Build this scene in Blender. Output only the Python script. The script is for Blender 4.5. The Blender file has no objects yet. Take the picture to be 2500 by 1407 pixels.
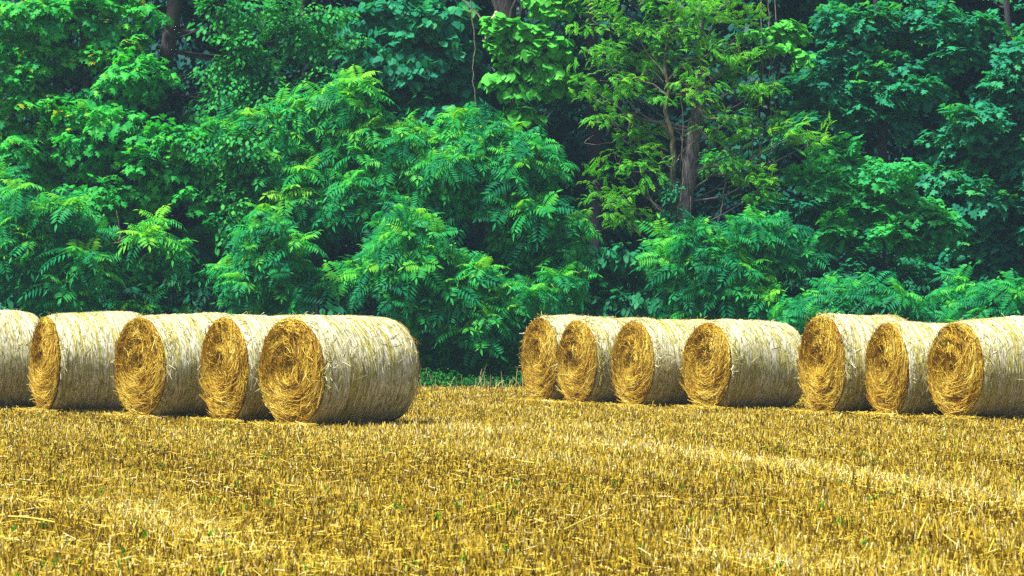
import bpy, math
import numpy as np

# ------------------------------------------------------------------ camera, sky, sun, exposure
F, CX, HY, H = 7000.0, 1250.0, 790.0, 1.43      # focal length in photo pixels, optical centre, horizon row, eye height
rng = np.random.default_rng(11)
scene = bpy.context.scene
COL = scene.collection

cam = bpy.data.cameras.new('camera'); camo = bpy.data.objects.new('camera', cam); COL.objects.link(camo)
camo.location = (0, 0, H); camo.rotation_euler = (math.radians(90), 0, 0)
cam.sensor_width = 36; cam.lens = 36 * F / 2500; cam.shift_y = (HY - 703.5) / 2500
cam.clip_start = .5; cam.clip_end = 4000
cam.dof.use_dof = True; cam.dof.focus_distance = 46; cam.dof.aperture_fstop = 9
scene.camera = camo

SUN_EL = math.radians(61)
SUN_H = np.array([-.84, -.543])                   # where the sun stands, seen on the ground
w = bpy.data.worlds.new('World'); scene.world = w; w.use_nodes = True
nt = w.node_tree
bg = nt.nodes['Background']
sky = nt.nodes.new('ShaderNodeTexSky'); sky.sky_type = 'NISHITA'; sky.sun_disc = False
sky.sun_elevation = SUN_EL; sky.sun_rotation = math.atan2(SUN_H[0], SUN_H[1])
sky.air_density = 1.3; sky.dust_density = 5; sky.ozone_density = 1.0
nt.links.new(sky.outputs[0], bg.inputs[0]); bg.inputs[1].default_value = .056
sl = bpy.data.lights.new('sun', 'SUN'); sl.energy = 5.0; sl.angle = math.radians(6); sl.color = (1, .95, .86)
so = bpy.data.objects.new('sun', sl); COL.objects.link(so)
d = np.array([SUN_H[0] * math.cos(SUN_EL), SUN_H[1] * math.cos(SUN_EL), math.sin(SUN_EL)])
from mathutils import Vector
so.rotation_euler = Vector(d).to_track_quat('Z', 'Y').to_euler(); so.location = (-20, -10, 40)
scene.view_settings.view_transform = 'Standard'; scene.view_settings.look = 'None'
scene.view_settings.gamma = 1; scene.view_settings.exposure = 1.1
cy = scene.cycles
cy.use_denoising = False
cy.max_bounces = 6; cy.diffuse_bounces = 3; cy.glossy_bounces = 1; cy.transmission_bounces = 3; cy.transparent_max_bounces = 4
cy.sample_clamp_indirect = 4

# ------------------------------------------------------------------ helpers
def at(px, py, Y):
    return np.array([(px - CX) * Y / F, Y, H + (HY - py) * Y / F])

def tag(o, label=None, cat=None, group=None, kind=None):
    if label: o['label'] = label
    if cat: o['category'] = cat
    if group: o['group'] = group
    if kind: o['kind'] = kind
    return o

def empty(name, loc, rz=0):
    o = bpy.data.objects.new(name, None); COL.objects.link(o)
    o.location = loc; o.rotation_euler = (0, 0, rz); o.empty_display_size = .3
    return o

class MB:
    """Collects vertices, faces of any size and a per-vertex tint; builds ONE mesh object."""
    def __init__(s): s.v, s.f, s.t, s.n, s.uv = [], [], [], 0, []
    def add(s, V, Fs, tint=.5, uv=None):
        V = np.asarray(V, np.float32).reshape(-1, 3)
        for f in Fs: s.f.append(np.asarray(f, np.int64) + s.n)
        s.v.append(V); s.t.append(np.broadcast_to(np.asarray(tint, np.float32), (len(V),)))
        s.uv.append(np.zeros((len(V), 2), np.float32) if uv is None else np.asarray(uv, np.float32))
        s.n += len(V)
    def inst(s, PV, PF, R, T, tint):
        """copies of a little mesh PV/PF with rotations R (m,3,3), places T (m,3), tints (m,) or (m,v)"""
        m = len(T)
        if m == 0: return
        V = np.einsum('mij,vj->mvi', R, PV) + T[:, None, :]
        tint = np.asarray(tint, np.float32)
        if tint.ndim == 1: tint = np.repeat(tint[:, None], len(PV), 1)
        off = (np.arange(m) * len(PV))[:, None, None]
        s.add(V.reshape(-1, 3), [(f[None] + off).reshape(-1, f.shape[1]) for f in PF], tint.reshape(-1))
    def build(s, name, mat, parent=None, smooth=False, origin=None):
        me = bpy.data.meshes.new(name)
        V = np.concatenate(s.v)
        if origin is not None: V = V - np.asarray(origin, np.float32)
        me.vertices.add(len(V)); me.vertices.foreach_set('co', np.ascontiguousarray(V, np.float32).ravel())
        idx = np.concatenate([f.ravel() for f in s.f]).astype(np.int32)
        sz = np.concatenate([np.full(len(f), f.shape[1], np.int32) for f in s.f])
        me.loops.add(len(idx)); me.loops.foreach_set('vertex_index', idx)
        me.polygons.add(len(sz)); me.polygons.foreach_set('loop_start', np.concatenate([[0], np.cumsum(sz)[:-1]]).astype(np.int32))
        me.polygons.foreach_set('use_smooth', np.full(len(sz), smooth))
        a = me.attributes.new('tint', 'FLOAT', 'POINT'); a.data.foreach_set('value', np.ascontiguousarray(np.concatenate(s.t), np.float32))
        UV = np.concatenate(s.uv)
        if UV.any():
            u = me.uv_layers.new(name='uv'); u.data.foreach_set('uv', UV[idx].ravel())
        me.update(calc_edges=True)
        me.materials.append(mat)
        o = bpy.data.objects.new(name, me); COL.objects.link(o)
        if parent is not None: o.parent = parent
        elif origin is not None: o.location = origin
        return o

def unit(a): return a / np.maximum(np.linalg.norm(a, axis=-1, keepdims=True), 1e-9)

def frames(x, up):
    x = unit(np.asarray(x, float)); up = np.broadcast_to(np.asarray(up, float), x.shape)
    y = unit(np.cross(up, x)); z = np.cross(x, y)
    return np.stack([x, y, z], -1)

def tube(mb, pts, rad, n=7, tint=.5, rough=0.0):
    P = np.asarray(pts, float); k = len(P)
    rad = np.broadcast_to(np.asarray(rad, float), (k,))
    T = unit(np.gradient(P, axis=0)); ref = np.array([.31, .9, .2])
    A = unit(np.cross(T, ref)); B = np.cross(T, A)
    th = np.arange(n) * 2 * np.pi / n
    rr = rad[:, None] * (1 + rough * rng.normal(size=(k, n)))
    V = P[:, None] + rr[..., None] * (np.cos(th)[None, :, None] * A[:, None] + np.sin(th)[None, :, None] * B[:, None])
    i = np.arange(k - 1)[:, None]; j = np.arange(n)[None]
    Q = np.stack([i * n + j, i * n + (j + 1) % n, (i + 1) * n + (j + 1) % n, (i + 1) * n + j], -1).reshape(-1, 4)
    mb.add(V.reshape(-1, 3), [Q, (np.arange(n)[None] + (k - 1) * n)], tint)

def smooth_path(pts, k=6, jit=0.0):
    """Catmull-Rom through the points"""
    P = np.asarray(pts, float); P = np.vstack([2 * P[0] - P[1], P, 2 * P[-1] - P[-2]]); out = []
    for i in range(1, len(P) - 2):
        for t in np.arange(k) / k:
            a, b, c, e = P[i - 1], P[i], P[i + 1], P[i + 2]
            out.append(.5 * (2 * b + (c - a) * t + (2 * a - 5 * b + 4 * c - e) * t * t + (3 * b - 3 * c + e - a) * t ** 3))
    out.append(P[-2]); out = np.array(out)
    if jit: out[1:-1] += rng.normal(size=out[1:-1].shape) * jit
    return out

# 3-sided stalks along four-point curves: C (m,4,3), half width r (m,)
SQ = np.array([[i * 3 + j, i * 3 + (j + 1) % 3, i * 3 + 3 + (j + 1) % 3, i * 3 + 3 + j] for i in range(3) for j in range(3)])
def stalks(mb, C, r, tint):
    m = len(C)
    T = unit(np.gradient(C, axis=1)); ref = unit(rng.normal(size=(m, 1, 3)))
    A = unit(np.cross(T, ref)); B = np.cross(T, A)
    th = np.arange(3) * 2 * np.pi / 3
    V = C[:, :, None] + r[:, None, None, None] * (np.cos(th)[:, None] * A[:, :, None] + np.sin(th)[:, None] * B[:, :, None])
    off = (np.arange(m) * 12)[:, None, None]
    mb.add(V.reshape(-1, 3), [(SQ[None] + off).reshape(-1, 4)], np.repeat(tint, 12))

# ------------------------------------------------------------------ materials
def new_mat(name):
    m = bpy.data.materials.new(name); m.use_nodes = True
    nt = m.node_tree
    return m, nt, nt.nodes['Principled BSDF'], nt.nodes['Material Output']

def ramp(nt, stops, src):
    r = nt.nodes.new('ShaderNodeValToRGB'); e = r.color_ramp.elements
    while len(e) < len(stops): e.new(.5)
    for x, (p, c) in zip(e, stops): x.position = p; x.color = (*c, 1)
    nt.links.new(src, r.inputs[0]); return r

def leaf_mat(name, stops, trans=.42, rough=.55, tgain=(1.15, 1.25, .6)):
    m, nt, b, out = new_mat(name)
    a = nt.nodes.new('ShaderNodeAttribute'); a.attribute_name = 'tint'
    r = ramp(nt, stops, a.outputs['Fac'])
    nt.links.new(r.outputs[0], b.inputs['Base Color']); b.inputs['Roughness'].default_value = rough
    b.inputs['Specular IOR Level'].default_value = .14
    t = nt.nodes.new('ShaderNodeBsdfTranslucent')
    mu = nt.nodes.new('ShaderNodeMix'); mu.data_type = 'RGBA'; mu.blend_type = 'MULTIPLY'; mu.inputs[0].default_value = 1
    nt.links.new(r.outputs[0], mu.inputs[6]); mu.inputs[7].default_value = (*tgain, 1)
    nt.links.new(mu.outputs[2], t.inputs[0])
    mx = nt.nodes.new('ShaderNodeMixShader'); mx.inputs[0].default_value = trans
    nt.links.new(b.outputs[0], mx.inputs[1]); nt.links.new(t.outputs[0], mx.inputs[2])
    nt.links.new(mx.outputs[0], out.inputs[0]); return m

def bark_mat(name, dark, light, scale=9):
    m, nt, b, out = new_mat(name)
    tc = nt.nodes.new('ShaderNodeTexCoord'); mp = nt.nodes.new('ShaderNodeMapping'); mp.inputs['Scale'].default_value = (scale, scale, scale * .18)
    nt.links.new(tc.outputs['Object'], mp.inputs[0])
    n = nt.nodes.new('ShaderNodeTexNoise'); n.inputs['Scale'].default_value = 4; n.inputs['Detail'].default_value = 5
    nt.links.new(mp.outputs[0], n.inputs['Vector'])
    r = ramp(nt, [(.35, dark), (.65, light)], n.outputs[0]); nt.links.new(r.outputs[0], b.inputs['Base Color'])
    bp = nt.nodes.new('ShaderNodeBump'); bp.inputs['Strength'].default_value = .8; bp.inputs['Distance'].default_value = .03
    nt.links.new(n.outputs[0], bp.inputs['Height']); nt.links.new(bp.outputs[0], b.inputs['Normal'])
    b.inputs['Roughness'].default_value = .9; return m

def straw_mat(name, stops, trans=.15, rough=.5):
    return leaf_mat(name, stops, trans, rough, (1.1, 1, .7))

M = {}
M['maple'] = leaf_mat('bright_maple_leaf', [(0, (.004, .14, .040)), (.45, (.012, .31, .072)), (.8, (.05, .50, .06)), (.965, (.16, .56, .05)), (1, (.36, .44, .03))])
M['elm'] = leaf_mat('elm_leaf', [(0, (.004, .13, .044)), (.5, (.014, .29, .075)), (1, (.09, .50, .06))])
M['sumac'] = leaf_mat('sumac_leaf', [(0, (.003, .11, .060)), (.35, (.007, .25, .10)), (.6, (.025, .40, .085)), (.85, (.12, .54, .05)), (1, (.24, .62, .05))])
M['teal'] = leaf_mat('shade_maple_leaf', [(0, (.005, .11, .075)), (.5, (.012, .23, .135)), (.9, (.03, .36, .15)), (1, (.08, .42, .08))])  # teal leaf, with bluish shade and haze put into its colour
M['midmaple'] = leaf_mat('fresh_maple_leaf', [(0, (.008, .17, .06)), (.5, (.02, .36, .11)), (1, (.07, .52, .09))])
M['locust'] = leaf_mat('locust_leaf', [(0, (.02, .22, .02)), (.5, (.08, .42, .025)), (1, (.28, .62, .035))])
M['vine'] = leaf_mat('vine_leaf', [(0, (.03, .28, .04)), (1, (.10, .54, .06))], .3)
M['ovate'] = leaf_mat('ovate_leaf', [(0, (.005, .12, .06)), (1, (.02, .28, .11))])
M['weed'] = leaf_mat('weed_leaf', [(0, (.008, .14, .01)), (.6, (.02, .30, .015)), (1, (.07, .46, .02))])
M['creeper'] = leaf_mat('shade_dark_creeper_leaf', [(0, (.004, .06, .012)), (.6, (.010, .15, .018)), (1, (.035, .26, .02))])  # weed leaf colours darkened to stand for shade at the wood's foot
M['deep'] = leaf_mat('shade_blue_wood_leaf', [(0, (.004, .05, .06)), (.6, (.007, .095, .085)), (1, (.014, .17, .10))], .35)  # blue-black shade of the wood's interior is put into this leaf colour
M['bark_grey'] = bark_mat('grey_bark', (.045, .040, .050), (.23, .20, .22))
M['bark_brown'] = bark_mat('brown_bark', (.014, .012, .012), (.05, .041, .040))
M['bark_olive'] = bark_mat('mossy_bark', (.025, .028, .012), (.10, .10, .05))
M['bark_dark'] = bark_mat('dark_bark', (.012, .011, .020), (.04, .035, .05))
M['twig'] = bark_mat('twig_bark', (.07, .055, .045), (.26, .22, .19), 20)
M['dead'] = bark_mat('dead_wood', (.25, .2, .15), (.6, .52, .42), 12)
M['stubble'] = straw_mat('stubble_straw', [(0, (.03, .017, .002)), (.25, (.10, .058, .004)), (.48, (.36, .245, .012)), (.7, (.56, .43, .035)), (.88, (.62, .52, .085)), (1, (.70, .63, .33))], .1)
M['straw_end'] = straw_mat('golden_straw', [(0, (.18, .085, .006)), (.35, (.42, .245, .016)), (.7, (.62, .45, .04)), (1, (.76, .66, .18))])
M['straw_side'] = straw_mat('bleached_straw', [(0, (.14, .105, .005)), (.35, (.34, .31, .03)), (.7, (.60, .58, .28)), (1, (.86, .86, .80))])
M['dry_grass'] = straw_mat('dry_grass', [(0, (.30, .24, .08)), (1, (.66, .58, .32))])

def make_net_mat():
    m, nt, b, out = new_mat('net_wrapped_hay')
    uv = nt.nodes.new('ShaderNodeUVMap'); uv.uv_map = 'uv'
    oi = nt.nodes.new('ShaderNodeObjectInfo')
    ad = nt.nodes.new('ShaderNodeVectorMath'); ad.operation = 'MULTIPLY_ADD'; ad.inputs[1].default_value = (1, 1, 1)
    cb = nt.nodes.new('ShaderNodeCombineXYZ'); mm = nt.nodes.new('ShaderNodeMath'); mm.operation = 'MULTIPLY'; mm.inputs[1].default_value = 40
    nt.links.new(oi.outputs['Random'], mm.inputs[0]); nt.links.new(mm.outputs[0], cb.inputs[2])
    nt.links.new(uv.outputs[0], ad.inputs[0]); nt.links.new(cb.outputs[0], ad.inputs[2])
    def noise(sx, sy, detail, rough=.6):
        mp = nt.nodes.new('ShaderNodeMapping'); mp.inputs['Scale'].default_value = (sx, sy, 1)
        nt.links.new(ad.outputs[0], mp.inputs[0])
        n = nt.nodes.new('ShaderNodeTexNoise'); n.inputs['Scale'].default_value = 1; n.inputs['Detail'].default_value = detail; n.inputs['Roughness'].default_value = rough
        nt.links.new(mp.outputs[0], n.inputs['Vector']); return n.outputs[0]
    fine = noise(85, 9, 5, .75)         # single stalks lying round the bale
    band = noise(16, 1.1, 5, .7)        # bands where the net is thick or thin
    hay = ramp(nt, [(.36, (.09, .065, .003)), (.50, (.36, .31, .012)), (.62, (.60, .63, .06))], fine)
    net = ramp(nt, [(.36, (.16, .14, .05)), (.48, (.56, .56, .40)), (.56, (.92, .93, .92))], fine)
    k0 = ramp(nt, [(.46, (.0,) * 3), (.62, (.85,) * 3)], band)
    strand = ramp(nt, [(.51, (0, 0, 0)), (.60, (.9,) * 3)], noise(75, .8, 2, .5))     # the net's own threads
    k = nt.nodes.new('ShaderNodeMix'); k.data_type = 'RGBA'; k.blend_type = 'LIGHTEN'; k.inputs[0].default_value = 1
    nt.links.new(k0.outputs[0], k.inputs[6]); nt.links.new(strand.outputs[0], k.inputs[7])
    st = ramp(nt, [(.44, (0, 0, 0)), (.56, (1, 1, 1))], fine)
    mx = nt.nodes.new('ShaderNodeMix'); mx.data_type = 'RGBA'
    nt.links.new(k.outputs[2], mx.inputs[0]); nt.links.new(hay.outputs[0], mx.inputs[6]); nt.links.new(net.outputs[0], mx.inputs[7])
    nt.links.new(mx.outputs[2], b.inputs['Base Color']); b.inputs['Roughness'].default_value = .7
    b.inputs['Specular IOR Level'].default_value = .3
    bp = nt.nodes.new('ShaderNodeBump'); bp.inputs['Strength'].default_value = .8; bp.inputs['Distance'].default_value = .02
    nt.links.new(fine, bp.inputs['Height']); nt.links.new(bp.outputs[0], b.inputs['Normal'])
    # the plastic net itself: shiny white strands
    g = nt.nodes.new('ShaderNodeBsdfGlossy'); g.inputs['Roughness'].default_value = .58; g.inputs[0].default_value = (.92, .92, .88, 1)
    nt.links.new(bp.outputs[0], g.inputs['Normal'])
    f = nt.nodes.new('ShaderNodeMath'); f.operation = 'MULTIPLY'; nt.links.new(k.outputs[2], f.inputs[0]); nt.links.new(st.outputs[0], f.inputs[1])
    f2 = nt.nodes.new('ShaderNodeMath'); f2.operation = 'MULTIPLY_ADD'; f2.inputs[1].default_value = .2; f2.inputs[2].default_value = .04; nt.links.new(f.outputs[0], f2.inputs[0])
    ms = nt.nodes.new('ShaderNodeMixShader'); nt.links.new(f2.outputs[0], ms.inputs[0]); nt.links.new(b.outputs[0], ms.inputs[1]); nt.links.new(g.outputs[0], ms.inputs[2])
    nt.links.new(ms.outputs[0], out.inputs[0])
    return m
M['net'] = make_net_mat()

def make_core_mat():
    m, nt, b, out = new_mat('packed_straw')
    tc = nt.nodes.new('ShaderNodeTexCoord')
    n = nt.nodes.new('ShaderNodeTexNoise'); n.inputs['Scale'].default_value = 22; n.inputs['Detail'].default_value = 6
    nt.links.new(tc.outputs['Object'], n.inputs['Vector'])
    r = ramp(nt, [(.35, (.10, .04, .004)), (.65, (.40, .21, .02))], n.outputs[0]); nt.links.new(r.outputs[0], b.inputs['Base Color'])
    b.inputs['Roughness'].default_value = .9; return m
M['core'] = make_core_mat()

def ground_mat(name, stops, scale):
    m, nt, b, out = new_mat(name)
    tc = nt.nodes.new('ShaderNodeTexCoord')
    n = nt.nodes.new('ShaderNodeTexNoise'); n.inputs['Scale'].default_value = scale; n.inputs['Detail'].default_value = 8; n.inputs['Roughness'].default_value = .7
    nt.links.new(tc.outputs['Object'], n.inputs['Vector'])
    r = ramp(nt, stops, n.outputs[0]); nt.links.new(r.outputs[0], b.inputs['Base Color'])
    b.inputs['Roughness'].default_value = 1
    bp = nt.nodes.new('ShaderNodeBump'); bp.inputs['Strength'].default_value = .6; bp.inputs['Distance'].default_value = .04
    nt.links.new(n.outputs[0], bp.inputs['Height']); nt.links.new(bp.outputs[0], b.inputs['Normal'])
    return m
M['field'] = ground_mat('stubble_field_soil', [(.3, (.035, .02, .004)), (.5, (.10, .06, .010)), (.7, (.22, .15, .03))], 6)
M['litter'] = ground_mat('leaf_litter', [(.35, (.012, .016, .010)), (.65, (.05, .045, .025))], 3)

# ------------------------------------------------------------------ the setting: field and forest floor
def sheet(name, x0, x1, y0, y1, z, nx, ny, mat, amp=0.0):
    X, Y = np.meshgrid(np.linspace(x0, x1, nx), np.linspace(y0, y1, ny))
    Z = z + amp * (np.sin(X * .9 + 1) * np.sin(Y * .7) + .5 * np.sin(X * 2.3 + Y * 1.7))
    V = np.stack([X, Y, Z], -1).reshape(-1, 3)
    i, j = np.meshgrid(np.arange(nx - 1), np.arange(ny - 1))
    a = (j * nx + i).ravel()
    mb = MB(); mb.add(V, [np.stack([a, a + 1, a + nx + 1, a + nx], -1)])
    return tag(mb.build(name, mat, smooth=True), kind='structure')
sheet('field', -500, 500, -60, 1200, 0, 2, 2, M['field'])
sheet('forest_floor', -60, 60, 61.9, 110, .004, 40, 20, M['litter'])

# ------------------------------------------------------------------ hay bales
def make_bale(cx, ty, by, wr, L, label, shag=70, name='hay_bale', face=True, yaw_shift=0):
    """cx: column of the cut end's middle; ty, by: its top and bottom rows; wr: width / height of the end as seen"""
    by = by + 17; d = F * H / (by - HY); D = (by - ty) * d / F; R = D / 2
    X = (cx - CX) / F * d
    ang = math.atan2(cx - CX, F) + math.acos(wr) + yaw_shift
    ax = np.array([math.sin(ang), math.cos(ang)])
    root = empty(name, (X, d, 0), math.atan2(ax[1], ax[0]))
    tag(root, label, 'hay bale', 'round hay bales on the stubble')
    ph = rng.uniform(0, 6.28, 12)
    def radius(x, th):
        e = np.minimum(x, L - x) / .12
        r = R * (1 - .055 * np.exp(-e * 1.6))
        r = r + R * (.022 * np.sin(x / L * 4 + ph[0]) + .018 * np.sin(2 * th + ph[1] + x * 2) + .006 * np.sin(9 * x + ph[2]) * np.sin(th + ph[3]) + .006 * np.sin(5 * th + 3 * x + ph[4]))
        return r
    def pos(x, th, lift=0):
        r = radius(x, th) + lift
        z = R + r * np.sin(th)
        z = np.where(z < .05, .03 + (z - .05) * .15, z)
        return np.stack([x, r * np.cos(th), z], -1)
    # net-wrapped round side
    nx, nu = 44, 128
    x = np.linspace(0, L, nx); th = np.linspace(0, 2 * np.pi, nu + 1)
    XX, TT = np.meshgrid(x, th, indexing='ij')
    V = pos(XX, TT, rng.normal(size=XX.shape) * .0025); V[:, -1] = V[:, 0]
    i, j = np.meshgrid(np.arange(nx - 1), np.arange(nu), indexing='ij'); a = (i * (nu + 1) + j).ravel()
    mb = MB(); mb.add(V.reshape(-1, 3), [np.stack([a, a + 1, a + nu + 2, a + nu + 1], -1)], .5, np.stack([XX + 1, TT * R], -1).reshape(-1, 2))
    mb.build('net_wrapped_side', M['net'], root, smooth=True)
    # stalks lying on the side
    m = 1500
    x0 = rng.uniform(.02, L - .02, m); t0 = rng.uniform(0, 2 * np.pi, m); ln = rng.uniform(.05, .20, m); x0 = np.where(rng.random(m) < .2, rng.uniform(.0, .12, m), x0)
    di = np.where(rng.random(m) < .7, rng.normal(0, .22, m), rng.uniform(-1.5, 1.5, m))
    s = np.linspace(-.5, .5, 4)[None]; bend = rng.normal(0, .25, m)[:, None]
    xs = np.clip(x0[:, None] + (np.sin(di)[:, None] * s + bend * (s * s - .1)) * ln[:, None], 0, L)
    ts = t0[:, None] + np.cos(di)[:, None] * s * ln[:, None] / R
    C = pos(xs, ts, .002 + .012 * rng.random((m, 1)) + np.where(rng.random((m, 1)) < .04, .05, 0) * (s + .5))
    mb = MB(); stalks(mb, C, rng.uniform(.0016, .0034, m), np.clip(rng.normal(.55, .28, m), 0, 1))
    tag(mb.build('side_straw', M['straw_side'], root), kind='stuff')
    # cut ends: packed core with stalks wound round it
    for end in (0, 1):
        if end == 0 and not face: pass
        off = rng.normal(0, .05, 2)
        hol = rng.uniform(.05, .12)
        def dish(y, z):
            q = np.hypot(y - off[0], z - R - off[1])
            g = np.hypot(y, z - R) / R
            return hol * np.exp(-(q / .17) ** 2) - .035 * (1 - g * g) + .02 * np.sin(q * 30 + ph[5] + np.arctan2(z - R - off[1], y - off[0])) * (q > .1) * (1 - np.minimum(g, 1) ** 6)
        def endpos(r, t, lift):
            rr = r * (radius(0 if end == 0 else L, t) / R)
            y = rr * np.cos(t); z = R + rr * np.sin(t); z = np.where(z < .03, .03, z)
            dx = dish(y, z) - lift
            return np.stack([dx if end == 0 else L - dx, y, z], -1)
        rr, tt = np.meshgrid(np.linspace(0, R * 1.004, 20), np.linspace(0, 2 * np.pi, 65), indexing='ij')
        V = endpos(rr, tt, 0)
        i, j = np.meshgrid(np.arange(19), np.arange(64), indexing='ij'); a = (i * 65 + j).ravel()
        q = np.stack([a, a + 65, a + 66, a + 1], -1)
        mb = MB(); mb.add(V.reshape(-1, 3), [q if end == 0 else q[:, ::-1]])
        core = mb.build('cut_end', M['core'], root, smooth=True)
        m = 6000 if end == 0 else 700
        r0 = R * np.sqrt(rng.uniform(.004, .97, m)); t0 = rng.uniform(0, 2 * np.pi, m); ln = rng.uniform(.08, .34, m)
        di = np.where(rng.random(m) < .72, rng.normal(.12, .28, m), rng.uniform(-1.5, 1.5, m))
        hang = rng.normal(0, .05, m)
        cxy = np.stack([r0 * np.cos(t0), r0 * np.sin(t0)], -1)
        tg = np.stack([-np.sin(t0 + di), np.cos(t0 + di)], -1)
        nr = np.stack([-np.cos(t0 + di), -np.sin(t0 + di)], -1)
        curv = 1 / np.maximum(r0, .12) * np.where(np.abs(di) < .8, 1, rng.uniform(-.5, 1, m))
        sl_ = s * ln[:, None]
        pq = cxy[:, None] + tg[:, None] * sl_[..., None] + nr[:, None] * (.5 * curv[:, None] * sl_ ** 2)[..., None]
        r_ = np.hypot(pq[..., 0], pq[..., 1]); t_ = np.arctan2(pq[..., 1], pq[..., 0])
        r_ = np.minimum(r_, R * 1.005)
        lift = rng.uniform(.0, .035, m)[:, None] + np.where(rng.random(m) < .10, rng.uniform(.03, .12, m), rng.uniform(0, .02, m))[:, None] * np.abs(s + .5)
        C = endpos(r_, t_, lift)
        patch = .5 + .22 * np.sin(3 * t0 + ph[6] + r0 * 6) * np.sin(r0 * 9 + ph[7])
        mb = MB(); stalks(mb, C, rng.uniform(.0022, .0046, m), np.clip(rng.normal(patch, .22), 0, 1))
        tag(mb.build('end_straw', M['straw_end'], core), kind='stuff')
    # loose stalks that stick out of the bale
    m = shag
    t0 = rng.uniform(-.3, 3.4, m); x0 = np.where(rng.random(m) < .7, rng.normal(.02, .03, m), rng.uniform(.05, L, m))
    base = pos(np.clip(x0, 0, L), t0); dirr = unit(np.stack([rng.normal(-.3, .6, m), np.cos(t0) + rng.normal(0, .7, m), np.sin(t0) * .8 + rng.normal(0, .6, m)], -1))
    ln = rng.uniform(.05, .17, m)
    C = base[:, None] + dirr[:, None] * (np.linspace(-.3, 1, 4)[None, :, None] * ln[:, None, None]) - np.array([0, 0, 1.]) * (np.linspace(0, 1, 4) ** 2 * .04)[None, :, None]
    C[..., 2] = np.maximum(C[..., 2], .01)
    mb = MB(); stalks(mb, C, rng.uniform(.0025, .005, m), rng.uniform(.3, .9, m))
    tag(mb.build('loose_straw', M['straw_side'], root), kind='stuff')
    return root, (X, d, ax, L, R)

BALES = []
for args in [
    (-142, 758, 987, .30, 1.55, 'hay bale cut off at the left edge, only its rounded back end in view'),
    (114, 764, 995, .285, 1.50, 'hay bale with a very narrow end face, second from the left edge'),
    (345, 765, 1010, .49, 1.50, 'hay bale with a hollow spiral end, third in the left row'),
    (551, 768, 1020, .42, 1.50, 'hay bale squeezed in just behind the largest front bale'),
    (715, 771, 1031, .60, 1.62, 'largest nearest hay bale with its whole net wrapped side in view beside the gap'),
    (1321, 772, 969, .44, 1.50, 'small shaggy hay bale standing first right of the gap with leaves behind', 190),
    (1412, 777, 976, .47, 1.50, 'shaggy hay bale overlapping the bale by the gap, straw fallen at its foot', 150),
    (1548, 781, 982, .49, 1.50, 'hay bale with a dark hollow centre, third in the middle row'),
    (1728, 784, 987, .55, 1.52, 'last hay bale of the middle row with greenish net wrapped side in full view'),
    (2010, 767, 999, .46, 1.30, 'tall hay bale with shaggy upper rim, first of the right row', 190),
    (2168, 786, 1005, .46, 1.50, 'lowest hay bale of the right row, between two taller ones'),
    (2335, 777, 1012, .56, 1.60, 'hay bale running out of the frame at the right edge')]:
    BALES.append(make_bale(*args)[1])

# ------------------------------------------------------------------ stubble
def lowf(X, Y, seed, fx, fy):
    r = np.random.default_rng(seed); v = 0
    for k in range(7):
        a, b, p = r.normal(0, fx), r.normal(0, fy), r.uniform(0, 6.28); v = v + np.sin(a * X + b * Y + p)
    return v / 3.5

def seg_dist(X, Y, pts):
    d = np.full(X.shape, 1e9)
    for (x0, y0), (x1, y1) in zip(pts[:-1], pts[1:]):
        vx, vy = x1 - x0, y1 - y0
        t = np.clip(((X - x0) * vx + (Y - y0) * vy) / (vx * vx + vy * vy), 0, 1)
        d = np.minimum(d, np.hypot(X - x0 - t * vx, Y - y0 - t * vy))
    return d
def gpt(px, py): q = F * H / (py - HY); return ((px - CX) * q / F, q)
PALE = [[gpt(1380, 1088), gpt(1700, 1120), gpt(2050, 1165), gpt(2600, 1265)],
        [gpt(-80, 1222), gpt(160, 1236), gpt(330, 1275), gpt(560, 1330), gpt(800, 1400)],
        [gpt(-50, 1330), gpt(120, 1350), gpt(420, 1405)], [gpt(1780, 1372), gpt(1950, 1395)],
        [gpt(-100, 1040), gpt(700, 1075), gpt(1400, 1050)]]
DARK = [[gpt(-100, 1105), gpt(500, 1120), gpt(1150, 1140)], [gpt(-100, 1190), gpt(420, 1205), gpt(1000, 1260), gpt(1500, 1300)], [gpt(1000, 1150), gpt(1500, 1180), gpt(1900, 1230)], [gpt(1700, 1150), gpt(2100, 1205), gpt(2600, 1300)], [gpt(0, 1130), gpt(500, 1160), gpt(1200, 1180)]]

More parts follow.
